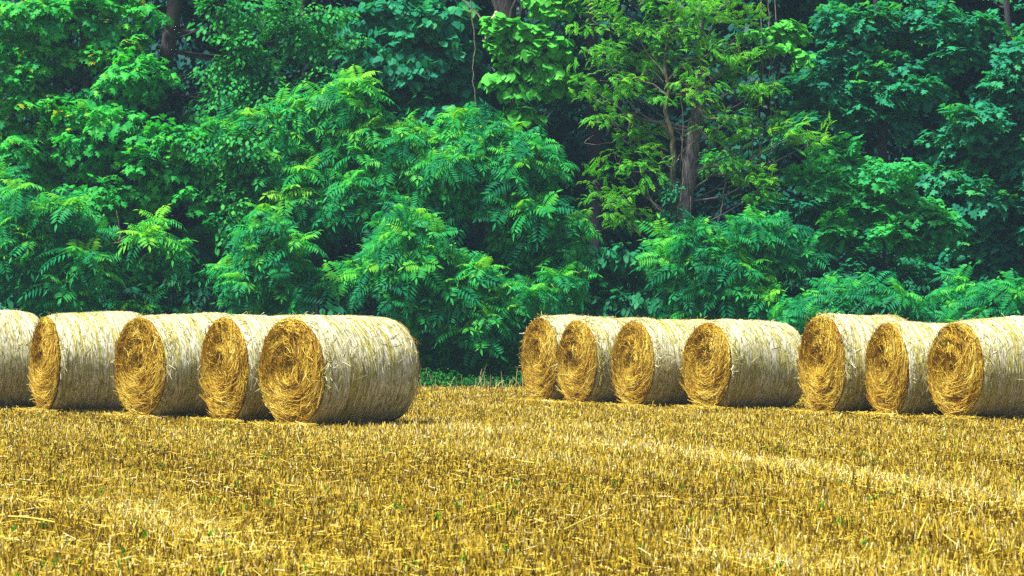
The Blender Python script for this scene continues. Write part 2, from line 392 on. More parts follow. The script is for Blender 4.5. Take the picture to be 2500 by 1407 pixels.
def build_stubble():
    n = 250000
    # distances so that the count falls off with 1/distance; patches of ground seen at about equal share
    Yd = rng.uniform(14.2, 62.6, n); Yd = np.where(Yd > 61.8, 61.8 + (Yd - 61.8) * rng.uniform(0, 2.2, n), Yd); X = rng.uniform(-.5, .5, n) * (.44 * Yd + 1.5)
    U = np.array([.29, -.957])                     # the way the drill rows run
    c = X * -U[1] + Yd * U[0]; c2 = np.round(c / .19) * .19 + rng.normal(0, .045, n); X = X + (c2 - c) * -U[1]; Yd = Yd + (c2 - c) * U[0]
    k = 3
    X = np.repeat(X, k) + rng.normal(0, .022, n * k); Y = np.repeat(Yd, k) + rng.normal(0, .022, n * k)
    al = X * U[0] + Y * U[1]; ac = X * -U[1] + Y * U[0]
    N = n * k
    pale = np.zeros(N)
    for i, p in enumerate(PALE): pale = np.maximum(pale, (.6 if i == 4 else 1) * np.exp(-(seg_dist(X, Y, p) / (.35 if i < 4 else 1.2)) ** 2))
    dark = np.zeros(N)
    for p in DARK: dark = np.maximum(dark, np.exp(-(seg_dist(X, Y, p) / .7) ** 2))
    lf = lowf(al, ac, 5, .10, .75); lf2 = lowf(al, ac, 6, .5, 2.6)
    keep = rng.random(N) < np.clip(.85 + .25 * lf2 - .3 * dark, .25, 1)
    h = rng.gamma(7, .0074, N) * (1 + .15 * lf + .35 * pale * rng.random(N))
    h = np.where(Y > 64, h * .8, h)
    wd = .0015 * np.ones(N) + .000088 * Y + rng.uniform(0, .0014, N)
    t = np.clip(.53 + .12 * lf + .10 * lf2 + rng.normal(0, .27, N) + .20 * pale - .14 * dark, 0, 1)
    lean = rng.normal(0, .24, (N, 2)) * (1 + .8 * pale[:, None])
    base = np.stack([X, Y, np.zeros(N)], -1)
    top = base + np.stack([lean[:, 0] * h, lean[:, 1] * h, h], -1)
    ya = rng.uniform(-1.1, 1.1, N); sd = np.stack([np.cos(ya), np.sin(ya), np.zeros(N)], -1) * wd[:, None]
    V = np.stack([base - sd, base + sd, top + sd * .75, top - sd * .75], 1)[keep]
    m = len(V); mb = MB()
    mb.add(V.reshape(-1, 3), [np.arange(m * 4).reshape(m, 4)], np.repeat(t[keep], 4))
    tag(mb.build('stubble', M['stubble']), 'short cut straw stubble standing all over the field', kind='stuff')
    # straw litter lying between the stalks
    n = 52000
    Y = rng.uniform(14.5, 64.4, n); X = rng.uniform(-.5, .5, n) * (.44 * Y + 1.5)
    pale = np.zeros(n)
    for p in PALE[:4]: pale = np.maximum(pale, np.exp(-(seg_dist(X, Y, p) / .4) ** 2))
    ln = rng.gamma(3, .026, n) + .03; an = rng.uniform(0, 6.28, n); el = rng.normal(0, .22, n)
    dr = np.stack([np.cos(an) * np.cos(el), np.sin(an) * np.cos(el), np.sin(el)], -1)
    c = np.stack([X, Y, rng.uniform(.01, .055, n) + .02 * pale], -1)
    k = 0
    for bx, by_, ax_, L_, R_ in BALES:              # straw spilled round the foot of each bale
        i = np.arange(k, k + 420); k += 420; q = rng.uniform(-.15, L_ * .9, 420) - np.where(rng.random(420) < .55, .25, 0) * rng.random(420); e = np.where(rng.random(420) < .5, 1, -1) * rng.uniform(.15, .75, 420) * R_
        c[i, 0] = bx + ax_[0] * np.minimum(q, 9) + ax_[1] * np.abs(e); c[i, 1] = by_ + ax_[1] * q - ax_[0] * np.abs(e); j = rng.random(420) < .55
        i2 = i[j]; c[i2, 0] = bx - ax_[0] * rng.uniform(.0, .4, len(i2)) + ax_[1] * e[j]; c[i2, 1] = by_ - ax_[1] * rng.uniform(0, .4, len(i2)) - ax_[0] * e[j]; c[i, 2] = rng.uniform(.02, .09, 420)
    sd = np.stack([-np.sin(an), np.cos(an), np.zeros(n)], -1) * (.0022 + .00007 * Y)[:, None]; up = np.array([0, 0, 1.]) * (.0022 + .00006 * Y)[:, None]
    a = c - dr * ln[:, None] / 2; b = c + dr * ln[:, None] / 2
    V = np.stack([a - sd, a + up, a + sd, b + sd, b + up, b - sd], 1)
    q = (np.arange(n) * 6)[:, None, None] + np.array([[0, 1, 4, 5], [1, 2, 3, 4]])[None]
    mb = MB(); mb.add(V.reshape(-1, 3), [q.reshape(-1, 4)], np.repeat(np.clip(rng.normal(.58, .2, n) + .15 * pale, 0, 1), 6))
    tag(mb.build('straw_litter', M['stubble']), 'loose bits of straw lying among the stubble', kind='stuff')
    # green weeds
    n = 420
    Y = rng.uniform(15, 60, n); X = rng.uniform(-.5, .5, n) * (.44 * Y + 1)
    k = 5; X = np.repeat(X, k) + rng.normal(0, .025, n * k); Y = np.repeat(Y, k) + rng.normal(0, .025, n * k); N = n * k
    h = rng.uniform(.04, .11, N); lean = rng.normal(0, .35, (N, 2)); wd = rng.uniform(.004, .008, N)
    base = np.stack([X, Y, np.zeros(N)], -1); mid = base + np.stack([lean[:, 0] * h * .4, lean[:, 1] * h * .4, h * .6], -1); top = base + np.stack([lean[:, 0] * h, lean[:, 1] * h, h], -1)
    ya = rng.uniform(-1.2, 1.2, N); sd = np.stack([np.cos(ya), np.sin(ya), np.zeros(N)], -1) * wd[:, None]
    V = np.stack([base - sd * .5, base + sd * .5, mid + sd, top, mid - sd], 1)
    mb = MB(); mb.add(V.reshape(-1, 3), [np.arange(N * 5).reshape(N, 5)], rng.uniform(.3, 1, N * 5))
    tag(mb.build('weeds', M['weed']), 'small green weeds sprouting in the stubble', kind='stuff')
build_stubble()

# single long stalks one can tell apart on the field
def long_stalk(px, label):
    pts = [np.array([*gpt(x, y), 0]) + np.array([0, 0, z]) for x, y, z in px]
    mb = MB(); C = smooth_path(pts, 3); tube(mb, C, .006, 5, .85)
    tag(mb.build('straw_stalk', M['stubble'], origin=C[0]), label, 'straw', 'long loose stalks on the stubble')
long_stalk([(1184, 1063, .09), (1208, 1042, .12), (1242, 1040, .12)], 'bent pale stalk lying on the stubble right of the largest bale')
long_stalk([(20, 1300, .11), (75, 1304, .11), (135, 1312, .10)], 'long thin stalk lying flat near the lower left corner')
long_stalk([(1376, 1332, .10), (1410, 1318, .11), (1452, 1302, .12)], 'slanting yellow stalk in the lower middle of the field')
long_stalk([(2240, 1352, .09), (2254, 1328, .12), (2268, 1306, .14)], 'pale stalk tilted upright in the lower right of the field')
long_stalk([(1262, 1145, .09), (1280, 1150, .09), (1305, 1153, .09)], 'greyish stalk lying in the middle of the field')
long_stalk([(1918, 1092, .10), (1930, 1085, .11), (1942, 1080, .11)], 'short pale stalk lying in front of the right row of bales')

# ------------------------------------------------------------------ leaf sprays (little meshes copied into the crowns)
class Proto:
    def __init__(s): s.v, s.f, s.t, s.n = [], {}, [], 0
    def poly(s, P, t):
        k = len(P); s.f.setdefault(k, []).append(np.arange(k) + s.n); s.v.append(np.asarray(P, float)); s.t += [t] * k; s.n += k
    def done(s): return np.concatenate(s.v), [np.array(x) for x in s.f.values()], np.array(s.t)

def frond(p, az, e0, bend, L, pairs, ll, lw, tint, prng, fold=.3, tipdroop=.35):
    """a compound leaf: leaflets in pairs along an arching stalk"""
    ha = np.array([math.cos(az), math.sin(az), 0.]); up = np.array([0, 0, 1.]); lat = np.array([-math.sin(az), math.cos(az), 0.])
    pos = np.zeros(3); steps = pairs * 2 + 2; t_prev = 0
    for i in range(steps + 1):
        t = i / steps; e = e0 - bend * t ** 1.2
        fw = ha * math.cos(e) + up * math.sin(e); nm = up * math.cos(e) - ha * math.sin(e)
        if i: pos = pos + fw * (L / steps)
        if i < 2: continue
        if i % 2 == 0 and i < steps:
            sc = (math.sin(math.pi * (.16 + .74 * t))) ** .7
            for sd in (-1, 1):
                l = ll * sc * prng.uniform(.85, 1.15); dr = lat * sd + fw * prng.uniform(.25, .5) - up * prng.uniform(tipdroop * .4, tipdroop * 1.4)
                dr /= np.linalg.norm(dr); wv = np.cross(nm, dr); wv /= np.linalg.norm(wv)
                q = pos - nm * 0
                tt = tint + prng.normal(0, .07)
                p.poly([q, q + dr * l * .42 + wv * lw / 2 + nm * lw * fold * .3, q + dr * l - up * l * .18, q + dr * l * .42 - wv * lw / 2 + nm * lw * fold * .3], tt)
    wv = lat; l = ll * .8
    p.poly([pos, pos + fw * l * .45 + wv * lw / 2, pos + fw * l - up * l * .15, pos + fw * l * .45 - wv * lw / 2], tint)

def sumac_rosette(seed, n=9, L=.70):
    r = np.random.default_rng(seed); p = Proto()
    for k in range(n):
        q = k / (n - 1); az = k * 2.4 + r.normal(0, .2)
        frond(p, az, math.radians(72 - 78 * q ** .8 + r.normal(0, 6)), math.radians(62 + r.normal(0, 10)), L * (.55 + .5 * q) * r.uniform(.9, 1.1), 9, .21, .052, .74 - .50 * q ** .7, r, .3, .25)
    return p.done()
SUMAC = [sumac_rosette(i, 7 + i % 3) for i in range(6)]

def maple_leaf(c, tip, nrm, s, lobes=1):
    y = np.cross(nrm, tip)
    shp = [(0, 0), (-.12, .30), (.12, .52), (.30, .25), (.55, .42), (.62, .14), (1, 0), (.62, -.14), (.55, -.42), (.30, -.25), (.12, -.52), (-.12, -.30)]
    return [c + tip * a * s + y * b * s - nrm * (abs(b) * .25 + .12 * max(a, 0) ** 2) * s for a, b in shp]

def leaf_spray(seed, n, size, shape, R=.42, droop=(25, 65), flat=.05):
    """leaves shingled over a drooping fan; local x points out of the crown, z up"""
    r = np.random.default_rng(seed); p = Proto()
    for i in range(n):
        rad = R * math.sqrt(r.uniform(.02, 1)); ph = r.uniform(-1.5, 1.5)
        c = np.array([rad * math.cos(ph) - .1, rad * math.sin(ph), -.75 * rad * rad + r.normal(0, flat)])
        a = ph * .7 + r.normal(0, .5); dd = math.radians(r.uniform(*droop))
        tip = np.array([math.cos(a) * math.cos(dd), math.sin(a) * math.cos(dd), -math.sin(dd)])
        nrm = np.array([math.cos(a) * math.sin(dd), math.sin(a) * math.sin(dd), math.cos(dd)]) + r.normal(0, .18, 3)
        nrm -= tip * nrm.dot(tip); nrm /= np.linalg.norm(nrm)
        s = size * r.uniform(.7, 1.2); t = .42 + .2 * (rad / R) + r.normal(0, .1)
        if shape == 'maple': p.poly(maple_leaf(c, tip, nrm, s), t)
        else:
            y = np.cross(nrm, tip)
            sh = {'oval': [(0, 0), (.3, .26), (.65, .22), (1, 0), (.65, -.22), (.3, -.26)],
                  'heart': [(0, 0), (-.08, .28), (.2, .5), (.55, .42), (.72, .25), (1, 0), (.72, -.25), (.55, -.42), (.2, -.5), (-.08, -.28)],
                  'quad': [(0, 0), (.45, .28), (1, 0), (.45, -.28)]}[shape]
            p.poly([c + tip * u * s + y * v * s - nrm * (abs(v) * .2 + .15 * max(u, 0) ** 2) * s for u, v in sh], t)
    return p.done()
MAPLE = [leaf_spray(20 + i, 24, .17, 'maple') for i in range(6)]
ELM = [leaf_spray(40 + i, 38, .14, 'oval', .46, (15, 60), .07) for i in range(6)]
TEAL = [leaf_spray(60 + i, 24, .19, 'maple', .46, (15, 50)) for i in range(6)]
BROAD = [leaf_spray(80 + i, 20, .19, 'heart', .44, (40, 75)) for i in range(6)]
VINE = [leaf_spray(100 + i, 14, .24, 'heart', .34, (35, 70)) for i in range(5)]
OVATE = [leaf_spray(120 + i, 22, .21, 'oval', .42, (30, 75)) for i in range(5)]
DEEP = [leaf_spray(140 + i, 26, .24, 'quad', .6, (10, 60), .12) for i in range(5)]
BRAMBLE = [leaf_spray(160 + i, 26, .10, 'oval', .26, (10, 60), .06) for i in range(4)]

def locust_spray(seed):
    r = np.random.default_rng(seed); p = Proto()
    for k in range(11):
        a = r.uniform(-1.4, 1.4); tmp = Proto()
        frond(tmp, a, math.radians(r.uniform(-15, 35)), math.radians(r.uniform(30, 70)), r.uniform(.2, .3), 6, .062, .036, .5 + r.normal(0, .15), r, .2, .25)
        V, Fs, t = tmp.done(); c = np.array([r.uniform(-.1, .35), r.uniform(-.3, .3), r.normal(0, .05)])
        base = p.n
        for f in Fs:
            for q in f: p.poly(V[q] + c, t[q[0]])
    return p.done()
LOCUST = [locust_spray(180 + i) for i in range(6)]

def pokeweed_proto(seed):
    r = np.random.default_rng(seed); p = Proto()
    for k in range(9):
        a = k * 2.4 + r.normal(0, .2); e = math.radians(r.uniform(-45, 35))
        tip = np.array([math.cos(a) * math.cos(e), math.sin(a) * math.cos(e), math.sin(e)]); nrm = np.array([-math.cos(a) * math.sin(e), -math.sin(a) * math.sin(e), math.cos(e)])
        y = np.cross(nrm, tip); s = r.uniform(.16, .27); c = tip * .04 + np.array([0, 0, r.uniform(-.12, .05)])
        p.poly([c + tip * u * s + y * v * s - np.array([0, 0, 1.]) * .25 * u * u * s for u, v in [(0, 0), (.25, .17), (.55, .19), (.8, .1), (1, 0), (.8, -.1), (.55, -.19), (.25, -.17)]], .55 + .3 * math.sin(e) + r.normal(0, .1))
    return p.done()
POKE = [pokeweed_proto(200 + i) for i in range(4)]

# ------------------------------------------------------------------ trees
def lobe_points(lobes, Y, dens, spread=.5, depth=.8, sub=2, low=-.55, fill=0):
    """places for leaf sprays over the skin of each leaf mass. Returns points, outward directions, mass index, mass centres"""
    P, O, I, Cn = [], [], [], []
    for i, l in enumerate(lobes):
        px, py, rx, rz = l[:4]; dy = l[4] if len(l) > 4 else (2.0 if py < -40 else 0)
        y = Y + dy + rng.uniform(-spread, spread)
        c = at(px, py, y); s = y / F; r = np.array([rx * s, depth * .5 * (rx + rz) * s, rz * s]); Cn.append(c)
        parts = [(c, r)]
        for _ in range(sub):
            a = rng.uniform(0, 6.28); q = rng.uniform(.35, .55)
            parts.append((c + r * np.array([math.cos(a) * .85, rng.uniform(-.5, .3), math.sin(a) * .85]), r * q))
        for c2, r2 in parts:
            n = max(2, int(rng.poisson(dens * (r2[0] * r2[2] + .05) * 3.2)))
            u = rng.normal(size=(n, 3)); u = unit(u); u[:, 1] = np.where(rng.random(n) < .72, -np.abs(u[:, 1]), u[:, 1])
            bad = u[:, 2] < low; u[bad, 2] *= -1
            rad = rng.uniform(.55, 1.08, (n, 1))
            P.append(c2 + u * r2 * rad); O.append(unit(u / r2)); I.append(np.full(n, i))
    P, O, I, Cn = np.concatenate(P), np.concatenate(O), np.concatenate(I), np.array(Cn)
    if fill and len(Cn) > 2:                      # looser sprays that join neighbouring masses
        n = int(fill * len(P)); i = rng.integers(0, len(Cn), n); dd = np.linalg.norm(Cn[:, None] - Cn[None], axis=2)
        j = np.argsort(dd, 1)[i, rng.integers(1, min(5, len(Cn)), n)]; t = rng.uniform(.2, .8, (n, 1))
        q = Cn[i] * (1 - t) + Cn[j] * t + rng.normal(0, .22, (n, 3)) + np.array([0, .15, 0])
        P = np.concatenate([P, q]); I = np.concatenate([I, i]); O = np.concatenate([O, unit(np.stack([rng.normal(0, .6, n), -np.ones(n), rng.normal(.35, .4, n)], -1))])
    return P, O, I, Cn

def crown_mesh(mb, protos, P, O, style, scale=(.8, 1.2), young=0.0, tj=.08):
    n = len(P); which = rng.integers(0, len(protos), n); sc = rng.uniform(*scale, n)
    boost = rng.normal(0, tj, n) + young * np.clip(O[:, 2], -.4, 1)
    for k, (PV, PF, PT) in enumerate(protos):
        s = which == k
        if not s.any(): continue
        m = s.sum(); o = O[s]
        if style == 'rosette':
            z = unit(np.array([0, 0, 1.]) * .95 + o * .95 + rng.normal(0, .15, (m, 3)))
            a = rng.normal(size=(m, 3)); x = unit(a - z * (a * z).sum(1, keepdims=True)); y = np.cross(z, x); R = np.stack([x, y, z], -1)
        else:
            x = o * np.array([1, 1, .55]) + rng.normal(0, .25, (m, 3)); x[:, 2] -= .12
            R = frames(x, unit(np.array([0, 0, 1.]) + rng.normal(0, .22, (m, 3))))
        R = R * sc[s][:, None, None]
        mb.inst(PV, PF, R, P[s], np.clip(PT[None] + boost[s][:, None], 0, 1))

def limbs(mb, trunk_pts, Cn, P, I, r0=.05, frac=.35, twig=.008):
    T = np.asarray(trunk_pts)
    for i, c in enumerate(Cn):
        d = np.linalg.norm(T - (c - np.array([0, 0, .8])), axis=1); k = int(np.argmin(d)); a = T[k]
        L = np.linalg.norm(c - a); mid = (a + c) / 2 + np.array([rng.normal(0, .08), rng.normal(0, .08), -.08 * L]) * min(L, 2) * .6
        tube(mb, smooth_path([a, mid, c], 4, .01), np.linspace(min(r0, .014 + .008 * L), .012, 9), 5)
        pts = P[I == i]
        for q in pts[rng.random(len(pts)) < frac]:
            m = (c + q) / 2 + rng.normal(0, .07, 3)
            tube(mb, [c, m, q], [twig * 1.3, twig, twig * .6], 3)

def tree(name, label, cat, Y, lobes, protos, mat, style='spray', dens=9, trunk=None, trad=.14, bark='bark_dark', scale=(.8, 1.2), young=.1,
         group=None, sub=2, spread=.5, depth=.8, frac=.35, extra=None, low=-.55, twigs=None, fill=.2):
    if style == 'rosette': low = -.85; fill = .6; dens *= .82; lobes = [(l[0], l[1] + 16, *l[2:]) for l in lobes]
    P, O, I, Cn = lobe_points(lobes, Y, dens, spread, depth, sub, low, fill)
    P[:, 2] = np.maximum(P[:, 2], .12)
    if trunk is None:
        c = Cn[np.argsort(Cn[:, 2])]; x = c[:, 0].mean(); trunk_pts = [np.array([x, Y + .25, 0]), np.array([x + .1, Y + .3, c[:, 2].mean() * .5]), np.array([x - .05, Y + .2, max(.6, c[:, 2].max() - .3)])]
    else:
        trunk_pts = [at(px, py, Y + .2) for px, py in trunk]
        if trunk_pts[0][2] > .05: trunk_pts.insert(0, np.array([trunk_pts[0][0], Y + .2, 0]))
        trunk_pts[0][2] = 0
    base = trunk_pts[0].copy()
    if style == 'rosette': P = P + rng.normal(0, .15, P.shape); P[:, 2] = np.maximum(P[:, 2], .15); young = young * 1.5; scale = (scale[0] * .9, scale[1] * 1.08)
    root = empty(name, base); tag(root, label, cat, group)
    mb = MB(); T = smooth_path(trunk_pts, 6, .012)
    tube(mb, T, trad * np.linspace(1.15, .35, len(T)) if np.isscalar(trad) else np.interp(np.linspace(0, 1, len(T)), np.linspace(0, 1, len(trad)), trad), 10, rough=.04)
    limbs(mb, T, Cn, P, I, frac=frac)
    mb.build('trunk', M[bark], root, smooth=True, origin=base)
    for e in (twigs or []):
        mb = MB(); tube(mb, smooth_path([at(px, py, Y + dy) for px, py, dy in e[0]], 5, .012), np.linspace(e[1], e[2], (len(e[0]) - 1) * 5 + 1), 7)
        mb.build(e[4] if len(e) > 4 else 'branch', M[e[3] if len(e) > 3 else 'twig'], root, smooth=True, origin=base)
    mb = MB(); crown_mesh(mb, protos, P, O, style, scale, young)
    if extra: extra(mb)
    mb.build('crown', M[mat], root, origin=base)
    return root

# --- left: bright maple, elm, lower maple
tree('maple_tree', 'bright green maple with reddish shoot tips filling the upper left corner', 'tree', 66.3,
     [(60, 50, 110, 60), (200, 40, 110, 70), (315, 60, 80, 70), (60, 200, 90, 60), (110, 150, 80, 50), (230, 170, 100, 60), (325, 190, 70, 50), (290, 120, 80, 50), (60, 280, 80, 50), (180, 275, 70, 45),
      (290, 225, 80, 40), (40, 370, 55, 55), (180, 290, 50, 30), (400, 188, 26, 14), (-60, 120, 90, 90), (-60, 320, 90, 80), (120, -90, 200, 80), (330, -80, 120, 70), (220, -250, 260, 110), (20, -220, 200, 110), (300, -400, 200, 110, 1)],
     MAPLE, 'maple', dens=9, fill=.08, sub=1, trunk=[(170, 940), (190, 560), (210, 250), (200, -100), (200, -350)], trad=.17, young=.26)
tree('elm_tree', 'feathery mid green tree with a leaning brown trunk beside the bright maple', 'tree', 66.9,
     [(540, 40, 50, 60), (570, 130, 50, 50), (640, 30, 80, 45), (760, 35, 100, 45), (790, 110, 70, 50), (610, 190, 80, 60), (560, 210, 55, 60), (650, 240, 60, 50), (510, 290, 35, 40), (700, 90, 60, 40),
      (800, 180, 40, 40), (560, -80, 150, 80), (760, -80, 150, 80), (640, -230, 250, 110), (480, -380, 200, 110)],
     ELM, 'elm', dens=9, fill=.1, sub=1, trunk=[(335, 940), (352, 560), (372, 350), (385, 285), (402, 170), (425, 20), (440, -150), (480, -330)], trad=[.24, .22, .2, .19, .18, .18, .15, .1], bark='bark_brown', young=.12)
tree('maple_tree', 'yellowish green maple bough hanging low in tiers left of the sumac', 'tree', 65.4,
     [(270, 340, 100, 45), (420, 360, 75, 45), (480, 430, 85, 55), (360, 410, 80, 45), (390, 460, 60, 40), (250, 470, 40, 35), (280, 300, 60, 35), (230, 500, 45, 30), (460, 500, 40, 35), (130, 420, 50, 40, .8), (170, 350, 60, 35, .6),
      (300, 520, 60, 30, .5), (360, 660, 50, 25), (200, 400, 60, 40, .9)],
     MAPLE, 'maple', dens=8, trunk=[(300, 940), (310, 700), (330, 480), (340, 380)], trad=.07, bark='bark_brown', young=.16)
tree('elm_tree', 'light green drooping elm between the low maple and the tall sumac', 'tree', 65.0,
     [(570, 400, 80, 45), (640, 430, 50, 50), (590, 470, 60, 45), (560, 530, 45, 35), (530, 350, 60, 40), (620, 350, 60, 40), (510, 420, 40, 40), (655, 395, 30, 30)],
     ELM, 'elm', dens=9.5, trunk=[(560, 940), (570, 700), (580, 480), (590, 380)], trad=.06, bark='bark_brown', young=.18)
# --- sumacs
sg = 'sumac trees along the field edge'
tree('sumac_tree', 'sumac with drooping fronds at the left edge above the first bales', 'tree', 63.6,
     [(60, 500, 80, 40), (150, 500, 50, 35), (30, 570, 60, 40), (130, 580, 70, 40), (200, 600, 50, 35), (60, 640, 70, 40), (150, 660, 60, 35), (215, 650, 45, 30), (110, 690, 60, 25), (20, 450, 40, 25), (-40, 540, 60, 60), (220, 560, 30, 25)],
     SUMAC, 'sumac', 'rosette', dens=3.6, trad=.05, bark='bark_brown', young=.16, group=sg, low=-.35)
tree('sumac_tree', 'small sumac tuft on a bare forked branch left of the middle sumacs', 'tree', 63.4,
     [(375, 552, 34, 16), (410, 585, 22, 12)], SUMAC, 'sumac', 'rosette', dens=3.6, trunk=[(190, 800), (240, 625), (292, 590), (330, 575)], trad=[.03, .025, .02, .015], bark='twig', young=.2, group=sg, sub=1,
     twigs=[([(292, 592, 0), (294, 565, 0), (285, 515, 0)], .014, .007)])
tree('sumac_tree', 'low sumac in deep shade behind the third bale of the left row', 'tree', 66.0,
     [(270, 690, 70, 35), (480, 620, 50, 35), (400, 700, 60, 35), (340, 720, 60, 30), (500, 590, 40, 30), (440, 660, 50, 30), (250, 740, 60, 25), (470, 730, 60, 25)], SUMAC, 'sumac', 'rosette', dens=4, trad=.04, bark='bark_brown', young=-.25, group=sg)  # negative young darkens the frond tint to stand for deep shade
tree('sumac_tree', 'young pointed sumac standing alone in front, left of the great sumac', 'tree', 62.8,
     [(660, 560, 35, 35), (640, 600, 55, 35), (690, 600, 45, 35), (650, 650, 70, 40), (710, 650, 40, 30), (590, 690, 55, 30), (660, 700, 70, 30), (580, 665, 40, 25)],
     SUMAC, 'sumac', 'rosette', dens=3.6, trad=.035, bark='bark_brown', young=.18, group=sg, scale=(.7, 1.0))
tree('sumac_tree', 'great domed sumac with pale frond tips in the middle of the wood edge', 'tree', 64.6,
     [(790, 280, 70, 35), (860, 265, 60, 40), (930, 310, 70, 40), (1010, 330, 45, 35), (710, 310, 55, 35), (610, 300, 55, 30), (660, 330, 45, 30), (780, 350, 80, 40), (870, 360, 80, 40), (960, 380, 70, 40), (1030, 410, 55, 35),
      (720, 400, 60, 40), (810, 430, 80, 40), (910, 440, 80, 40), (1000, 470, 70, 35), (1050, 455, 40, 25), (740, 470, 60, 35), (850, 500, 70, 35), (780, 520, 50, 25), (940, 510, 60, 25), (690, 430, 40, 30), (845, 225, 35, 25)],
     SUMAC, 'sumac', 'rosette', dens=3.6, trunk=[(790, 940), (775, 700), (800, 600), (840, 480), (860, 380)], trad=.045, bark='bark_brown', young=.2, group=sg, scale=(.85, 1.15))
tree('sumac_tree', 'tall sumac sloping down to the right under the vine hung trunk', 'tree', 64.2,
     [(1150, 290, 45, 30), (1120, 340, 60, 35), (1180, 330, 40, 30), (1230, 380, 70, 35), (1300, 365, 35, 25), (1150, 400, 60, 35), (1200, 430, 70, 40), (1290, 430, 50, 30), (1240, 490, 70, 35), (1310, 500, 45, 30),
      (1340, 550, 60, 35), (1270, 560, 60, 35), (1390, 590, 45, 35), (1320, 620, 70, 35), (1400, 650, 40, 30), (1130, 450, 45, 30), (1270, 650, 60, 30), (1350, 690, 50, 30)],
     SUMAC, 'sumac', 'rosette', dens=3.6, trunk=[(1180, 940), (1200, 750), (1215, 600), (1225, 450), (1190, 350)], trad=.055, bark='bark_brown', young=.17, group=sg, scale=(.85, 1.15))
tree('sumac_tree', 'spreading sumac hanging over the gap between the bale rows', 'tree', 63.0,
     [(970, 560, 60, 35), (1020, 550, 40, 25), (930, 610, 50, 35), (1010, 620, 70, 35), (900, 660, 45, 30), (980, 680, 60, 35), (1080, 680, 70, 40), (1150, 700, 60, 35), (1210, 730, 60, 30), (1080, 740, 50, 30), (1150, 770, 60, 25), (1280, 720, 50, 30),
      (1370, 710, 55, 25), (1290, 760, 50, 25), (1010, 740, 40, 25), (1090, 630, 50, 30), (1160, 650, 40, 25)],
     SUMAC, 'sumac', 'rosette', dens=3.6, trunk=[(880, 940), (900, 760), (960, 690), (1040, 700)], trad=[.05, .04, .03, .02], bark='bark_brown', young=.14, group=sg, scale=(.85, 1.1),
     twigs=[([(1060, 830, .2), (1110, 790, .1), (1150, 760, 0)], .016, .008)])
tree('sumac_tree', 'sumac below the double trunk, in front of the middle row of bales', 'tree', 63.2,
     [(1720, 560, 35, 25), (1870, 565, 70, 30), (1930, 590, 45, 25), (1800, 600, 70, 30), (1720, 610, 50, 30), (1850, 630, 70, 30), (1760, 650, 70, 30), (1680, 660, 50, 30), (1830, 680, 60, 35), (1760, 710, 70, 30), (1850, 730, 55, 25), (1690, 740, 60, 25), (1640, 610, 40, 25), (1790, 755, 60, 20)],
     SUMAC, 'sumac', 'rosette', dens=3.6, trad=.045, bark='bark_brown', young=.13, group=sg, scale=(.85, 1.1))
tree('sumac_tree', 'low ferny sumac behind the first bale of the right row', 'tree', 62.0,
     [(1945, 765, 40, 25), (2010, 740, 50, 30), (2070, 715, 50, 28), (2130, 710, 50, 28), (2190, 735, 50, 28), (2090, 755, 70, 22), (2230, 760, 40, 20), (1990, 775, 45, 22)], SUMAC, 'sumac', 'rosette', dens=4.4, trad=.03, bark='bark_brown', young=.0, group=sg, scale=(.8, 1.1))
tree('sumac_tree', 'low ferny sumac behind the last bale at the right edge', 'tree', 62.0,
     [(2330, 735, 45, 25), (2400, 710, 50, 30), (2460, 725, 50, 28), (2520, 710, 50, 40), (2420, 755, 70, 22), (2360, 765, 50, 20)], SUMAC, 'sumac', 'rosette', dens=4.4, trad=.03, bark='bark_brown', young=.02, group=sg, scale=(.8, 1.1))
# --- middle: dark broadleaf, vine hung trunk, locust
tree('basswood_tree', 'dark bluish green broadleaf tree between the elm and the vine hung trunk', 'tree', 68.0,
     [(960, 40, 90, 55), (880, 60, 60, 50), (1010, 120, 80, 50), (1090, 70, 60, 70), (1120, 170, 60, 60), (1060, 230, 80, 45), (940, 150, 60, 45), (870, 170, 60, 45), (1000, 190, 60, 35), (1140, 250, 40, 40), (920, 230, 60, 35), (1030, 290, 70, 40), (1100, 310, 60, 30),
      (960, -80, 150, 70), (1120, -90, 120, 80), (1020, -250, 230, 110)],
     BROAD, 'teal', dens=9, trunk=[(1060, 940), (1065, 500), (1060, 100), (1050, -200)], trad=.14, young=.18)
tree('vine_hung_tree', 'grey trunk wrapped in ropy stems with a snapped pale stub near the top', 'tree', 66.2,
     [(1180, -150, 140, 80), (1300, -160, 140, 80), (1240, -300, 220, 110)], BROAD, 'teal', dens=8, trunk=[(1330, 940), (1310, 600), (1282, 380), (1262, 240), (1250, 120), (1232, -30), (1225, -250)], trad=[.17, .16, .11, .12, .17, .24, .2], bark='bark_brown',
     twigs=[([(1215, 30, -.3), (1192, 75, -.35), (1188, 100, -.35), (1194, 120, -.35)], .07, .02, 'dead', 'broken_stub'), ([(1200, -10, -.25), (1225, 60, -.3), (1250, 130, -.25), (1254, 200, -.2), (1266, 300, -.2), (1290, 400, -.2)], .05, .03, 'bark_brown', 'ropy_stem'),
            ([(1262, -10, -.25), (1240, 70, -.3), (1262, 140, -.25), (1256, 230, -.3), (1278, 330, -.2), (1284, 420, -.2)], .035, .03, 'bark_brown', 'ropy_stem'), ([(1275, 10, -.2), (1262, 80, -.2), (1240, 160, -.25), (1250, 260, -.2), (1245, 330, 0)], .03, .02),
            ([(1150, 0, 0), (1160, 120, 0), (1155, 200, 0), (1170, 320, 0), (1163, 400, .1)], .014, .01), ([(1105, -20, .4), (1170, 40, .2), (1195, 90, 0)], .02, .02), ([(1290, 255, -.2), (1320, 275, -.3), (1350, 270, -.2), (1368, 230, 0)], .016, .012)])
